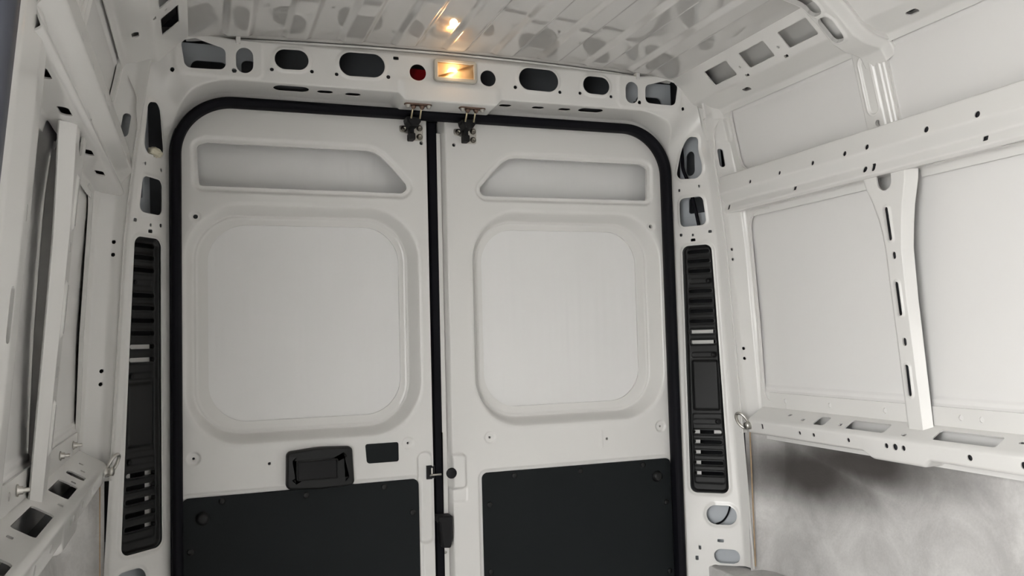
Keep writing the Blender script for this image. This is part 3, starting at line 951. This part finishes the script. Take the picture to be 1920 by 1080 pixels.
    # side of the door in the gap
    if sg > 0:
        put('edge_flange', box_mesh(-.024, -.001, .024, .060, .04, 1.79, .003), PAINT, root)
        b = put('striker_plug', lathe([(.0155, 0), (.0155, .003), (.013, .0055), (0, .006)], (-.001, -.012, .785), (0, -1, 0), 28), BLACK_MATT, root)
        tag(b, 'round black rubber plug')
        br = rounded([(-.047, .667), (-.046, .648), (-.040, .646), (-.034, .576), (-.009, .573), (-.002, .600), (.0, .664)], .005, 4)
        o = put('gap_buffer', slab(br, [(0, -.03), (0, .014), (.004, .019)], on_y(0)), BLACK_MATT, root)
        tag(o, 'black rubber buffer block in the gap between the doors')
        put('screw', lathe([(.004, 0), (.004, .002), (0, .003)], (-.014, .024, .553), (0, -1, 0), 12), ZINC, root)
    else:
        # dark pull handle with its finger recess
        hp = rounded([(-.4665, .778), (-.3735, .7715), (-.2815, .7755), (-.2865, .8825), (-.376, .8865), (-.4645, .8785)], [.014, .3, .014, .014, .3, .014], 7)
        h = put('pull_handle', slab(hp, [(0, -.002), (0, .014), (.003, .020), (.006, .022), (.026, .024)], on_y(0), smooth=False), BLACK, root)
        tag(h, 'black plastic pull handle')
        rp = rounded([(-.4385, .7995), (-.3265, .7985), (-.3275, .8535), (-.4385, .8535)], .004, 4)
        put('handle_rim', slab(rp, [(0, .0235), (0, .0275), (.002, .0285), (.004, .0275), (.006, .0246)], on_y(0)), BLACK, h)
        # the scooped pull inside
        u = np.linspace(-.434, -.331, 24); v = np.linspace(.8035, .8495, 10)
        U, V = np.meshgrid(u, v, indexing='ij')
        Yh = -.0255 - .004 * np.sin((U + .434) / .103 * pi) 
        sheet('finger_pull', np.stack([U, Yh, V], 2), None, BLACK_MATT, h, rim=.002, border=True)
        cp = rounded([(-.2435, .829), (-.1525, .829), (-.1525, .8835), (-.2475, .8835)], [.009, .006, .006, .006], 5)
        o = put('cover_plate', slab(cp, [(0, -.002), (0, .0012), (.0008, .002)], on_y(0)), BOARD, root)
        tag(o, 'small black rectangular cover plate')
        # catch in the edge of this door
        put('catch_pocket', box_mesh(-.070, -.046, .004, .010, .770, .809), BLACK_MATT, root)
        put('catch_bar', join([tube([(-.060, .002, .780), (-.060, -.006, .7835), (-.030, -.008, .7835)], .0028, 8), box_mesh(-.058, -.054, -.004, .004, .783, .803, .001)]), ZINC, root)
    return root
rear_door(-1, 'door_1', 'left rear door with blanked window, black pull handle and charcoal trim board')
rear_door(1, 'door_2', 'right rear door with blanked window and charcoal trim board, no handle')

# rubber in the gap between the doors
g = put('gap_seal', slab(rounded([(-.046, .03), (-.018, .03), (-.016, .9), (-.014, 1.822), (-.040, 1.822), (-.041, 1.2)], .003, 2), [(0, 0), (0, .012), (.004, .016)], on_y(.036)), RUBBER)
tag(g, 'black rubber strip in the upright gap between the two rear doors', 'seal')

# rubber seal round the aperture
def aperture_seal():
    A, Nr = arch(60, 24, 40)
    prof = [(-.004, -.014), (-.003, -.030), (-.006, -.040), (-.014, -.044), (-.022, -.042), (-.029, -.034), (-.031, -.018), (-.029, -.002), (-.010, -.002)]
    prof = rounded([(a, b) for a, b in prof], .004, 2)
    V, F = [], []
    n = len(prof)
    for (p, q) in zip(A, Nr):
        for (d, y) in prof: V.append((p[0] + q[0] * d, y, p[1] + q[1] * d))
    for i in range(len(A) - 1):
        for k in range(n):
            k2 = (k + 1) % n
            F.append((i * n + k, i * n + k2, (i + 1) * n + k2, (i + 1) * n + k))
    F.append(tuple(range(n))); F.append(tuple(range((len(A) - 1) * n, len(A) * n)))
    me = mesh_from(V, F, True)
    bm = bmesh.new(); bm.from_mesh(me); bmesh.ops.recalc_face_normals(bm, faces=bm.faces); bm.to_mesh(me); bm.free()
    o = put('door_seal', me, RUBBER)
    tag(o, 'black rubber seal running round the rear door opening', 'seal')
aperture_seal()

# striker brackets under the header that hold the door latches
for sg, cx, lab in ((-1, -.098, 'steel striker bracket under the header above the left door latch'), (1, .063, 'steel striker bracket under the header above the right door latch')):
    r = empty('striker_bracket', (cx, -.09, 1.84))
    tag(r, lab, 'bracket', 'striker brackets under the header')
    z0 = 1.8405
    pts = rounded([(cx - .040, -.104), (cx + .040, -.102), (cx + .040, -.082), (cx - .040, -.084)], .008, 4)
    put('plate', slab(pts, [(0, 0), (0, .003), (.001, .004)], lambda u, v, d: (u, v, z0 - d)), RUSTY, r)
    for ox in (-.030, .030):
        put('bolt', lathe([(.0085, 0), (.0085, .003), (.0055, .0035), (.0055, .008), (0, .0085)], (cx + ox, -.094, z0 - .003), (0, 0, -1), 14), ZINC, r)
    for ox in (-.0125, .0125):
        put('rod', tube([(cx + ox, -.090, z0 + .001), (cx + ox - .0015, -.084, 1.825), (cx + ox - .003, -.073, 1.804)], .0027, 8), YZINC, r)
        put('rod_foot', lathe([(.009, 0), (.007, .006), (.0035, .011)], (cx + ox, -.090, z0 - .003), (0, 0, -1), 12), RUSTY, r)

# ---------------------------------------------------------------- dome lamp
lamp = empty('dome_lamp', (.0025, -.125, 1.931))
tag(lamp, 'lit rectangular interior lamp glowing warm in the middle of the header', 'lamp')
LX, LZ, LY = .0025, 1.931, -.1285
def lamp_parts():
    out = rounded([(LX - .0635, LZ - .032), (LX + .0635, LZ - .032), (LX + .0635, LZ + .032), (LX - .0635, LZ + .032)], .010, 6)
    # frame as a ring: outer wall, rounded front, inner wall
    n = len(out)
    layers = [(0, 0), (0, .008), (.002, .0115), (.009, .0125), (.011, .011), (.0115, .001)]
    V, F = [], []
    for (ins, d) in layers:
        V += [(p[0], LY - d, p[1]) for p in (inset(out, ins) if ins else out)]
    for k in range(len(layers) - 1):
        for i in range(n):
            j = (i + 1) % n; F.append((k * n + i, k * n + j, (k + 1) * n + j, (k + 1) * n + i))
    me = mesh_from(V, F)
    bm = bmesh.new(); bm.from_mesh(me); bmesh.ops.recalc_face_normals(bm, faces=bm.faces); bm.to_mesh(me); bm.free()
    put('housing', me, HOUSING, lamp)
    ip = inset(out, .0115)
    put('reflector', slab(ip, [(0, .0004), (.004, .0002)], on_y(LY)), REFLECTOR, lamp)
    put('lens', slab(inset(out, .0113), [(0, .0095), (.002, .011)], on_y(LY)), LENS, lamp)
    # lens ribs are pressed lines; the bulb sits off the middle
    bp = []
    for k in range(9):
        t = k / 8
        bp.append((LX - .020 + .026 * t, LY - .0052, LZ + .004 - .004 * t))
    rad_ = [.0008, .0028, .0036, .0038, .0038, .0038, .0036, .0028, .0008]
    put('bulb', tube(bp, rad_, 12), BULB, lamp)
    put('switch', box_mesh(LX + .040, LX + .047, LY - .0065, LY - .001, LZ - .008, LZ + .008, .001), HOUSING, lamp)
lamp_parts()
ld = bpy.data.lights.new('lamp_light', 'POINT'); ld.energy = .10; ld.color = (1, .62, .30); ld.shadow_soft_size = .012
lo = bpy.data.objects.new('lamp_light', ld); COL.objects.link(lo); lo.location = (LX - .008, LY - .030, LZ)

# third brake lamp body seen through the round openings beside the lamp
b = put('brake_lamp', slab(rounded([(-.135, 1.885), (.06, 1.885), (.06, 1.957), (-.135, 1.957)], .01, 4), [(0, 0), (0, .02), (.004, .026)], on_y(-.030)), REDLENS)
tag(b, 'red brake lamp back seen through the round hole left of the dome lamp', 'brake lamp')

# ---------------------------------------------------------------- vent grilles in the rear pillars
def vent_grille(sg, label):
    root = empty('vent_grille', pillar_pt(sg, .075, .67))
    tag(root, label, 'vent grille', 'vent grilles in the rear pillars')
    q = np.linspace(.014, .145, 76); z = np.linspace(.662, 1.456, 400)
    Q, Z = np.meshgrid(q, z, indexing='ij')
    vs = sd_poly(Q, Z, VENT, VENT_R)
    H = np.full_like(Q, -.001) - .010 * sm(-.002, -.010, vs)
    K = -(vs + .0006)
    mid = .5 * (lerp_tab(Z, [(.689, .040), (1.428, .045)]) + lerp_tab(Z, [(.689, .116), (1.428, .099)]))
    hw = .5 * (lerp_tab(Z, [(.689, .076), (1.428, .054)])) + .004
    zz = [1.430, 1.400, 1.368, 1.304, 1.272, 1.240, 1.208, 1.175, 1.142, .857, .826, .793, .760, .727]
    for c in zz:
        m = float(np.interp(c, [.689, 1.428], [.078, .072])); h = float(np.interp(c, [.689, 1.428], [.038, .027])) + .003
        s = sd_cap(Q, Z, m - h, c, m + h, c, .0062)
        K = np.minimum(K, s)
        H += .003 * (1 - sm(.002, .006, s))
    for c in (1.336, 1.101, .890):        # blind clip seats
        m = float(np.interp(c, [.689, 1.428], [.078, .072])); h = float(np.interp(c, [.689, 1.428], [.038, .027]))
        s = sd_cap(Q, Z, m - h, c, m + h, c, .008)
        H -= .0025 * (1 - sm(-.002, .002, s))
    H += .006 * (1 - sm(-.008, .002, sd_box(Q, Z, .078, 1.005, .043, .080, .01)))
    H += .0035 * (1 - sm(-.004, .003, sd_box(Q, Z, .079, .805, .049, .110, .01)))
    X3 = x3(Z); ex = X3 - .765; l = np.hypot(ex, .113); ex = ex / l; ey = -.113 / l
    P = np.stack([sg * (.765 + ex * Q + ey * H), -.026 + ey * Q - ex * H, Z], 2)
    sheet('grille_panel', P, K, BLACK, root, rim=.010)
    nx = Vector((sg * -.80, -.60, 0)).normalized()
    for (c, dq) in ((1.336, .024), (1.101, .030), (.890, .034)):
        p = Vector(pillar_pt(sg, .075 + dq, c, -.010))
        put('clip', lathe([(.0065, 0), (.0065, .003), (.004, .0045), (0, .005)], p, nx, 14), BLACK_MATT, root)
    return root
vent_grille(1, 'black slotted plastic vent grille in the right rear pillar')
vent_grille(-1, 'black slotted plastic vent grille in the left rear pillar')

# ---------------------------------------------------------------- tie-down rings
def tie_ring(sg, label):
    c = Vector((sg * .893, -.205, .886))
    root = empty('tie_down_ring', c)
    tag(root, label, 'tie-down ring', 'tie-down rings on the sills')
    put('base_plate', lathe([(.013, 0), (.013, .003), (.009, .005), (.007, .012), (.010, .013), (.010, .019), (0, .020)], c, (-sg, -.25, 0), 18), ZINC, root)
    pts = []
    a = Vector((-sg * .55, .75, .35)).normalized(); bb = Vector((-sg * .35, -.1, 1)).normalized()
    o = c + Vector((-sg * .014, .020, .012))
    for k in range(24):
        an = 2 * pi * k / 24
        pts.append(o + a * (.020 * math.cos(an)) + bb * (.024 * math.sin(an)))
    put('ring', tube(pts, .0042, 10, True), ZINC, root)
tie_ring(1, 'zinc tie-down ring at the rear end of the right sill')
tie_ring(-1, 'zinc tie-down ring at the rear end of the left sill')

for yy in (-.308, -.498, -.93):
    x0 = -(float(skin_x(.962)) - .012)
    st = put('stud', lathe([(.0095, 0), (.0095, .002), (.0065, .003), (.0065, .008), (.0036, .0085), (.0036, .017), (.0025, .018)], (x0, yy, .962), (1, 0, 0), 8), ZINC, wall_left)
    tag(st, 'threaded zinc stud with nut')
# ---------------------------------------------------------------- small things in the cavities
cb = [pillar_pt(1, .022, 1.80, -.018), pillar_pt(1, .024, 1.74, -.020), pillar_pt(1, .030, 1.70, -.014), pillar_pt(1, .047, 1.655, -.014), pillar_pt(1, .058, 1.61, -.014),
      pillar_pt(1, .070, 1.56, -.010), pillar_pt(1, .078, 1.50, -.016)]
def spline(pts, k=6):
    out = []
    P = [Vector(p) for p in pts]; P = [P[0]] + P + [P[-1]]
    for i in range(1, len(P) - 2):
        for s in range(k):
            t = s / k
            out.append(.5 * ((2 * P[i]) + (-P[i - 1] + P[i + 1]) * t + (2 * P[i - 1] - 5 * P[i] + 4 * P[i + 1] - P[i + 2]) * t * t + (-P[i - 1] + 3 * P[i] - 3 * P[i + 1] + P[i + 2]) * t ** 3))
    out.append(P[-2])
    return out
cable = put('wiring_cable', tube(spline(cb), .0058, 10), RUBBER)
tag(cable, 'black wiring cable hanging behind the openings of the right rear pillar', 'cable')
c2 = put('wiring_cable', tube(spline([pillar_pt(1, .138, .63, -.012), pillar_pt(1, .128, .60, -.016), pillar_pt(1, .112, .578, -.014), pillar_pt(1, .09, .566, -.02)]), .0028, 8), RUBBER)
tag(c2, 'thin black cable in the oval opening below the right vent grille', 'cable')

# lump of sealing foam in the left pillar
bm = bmesh.new(); bmesh.ops.create_icosphere(bm, subdivisions=3, radius=1)
p0 = Vector(pillar_pt(-1, .050, 1.672, .000))
for v in bm.verts:
    w = 1 + .16 * math.sin(7 * v.co.x + 2) * math.cos(6 * v.co.z) + .1 * math.sin(13 * v.co.y + 5 * v.co.x)
    v.co = p0 + Vector((v.co.x * .014 * w + .010 * v.co.y, v.co.y * .024 * w, v.co.z * .013 * w))
me = bpy.data.meshes.new('foam'); bm.to_mesh(me); bm.free()
for p in me.polygons: p.use_smooth = True
fo = put('sealing_foam', me, FOAM)
tag(fo, 'lump of cream sealing foam at the foot of the upper opening, left rear pillar', 'foam')
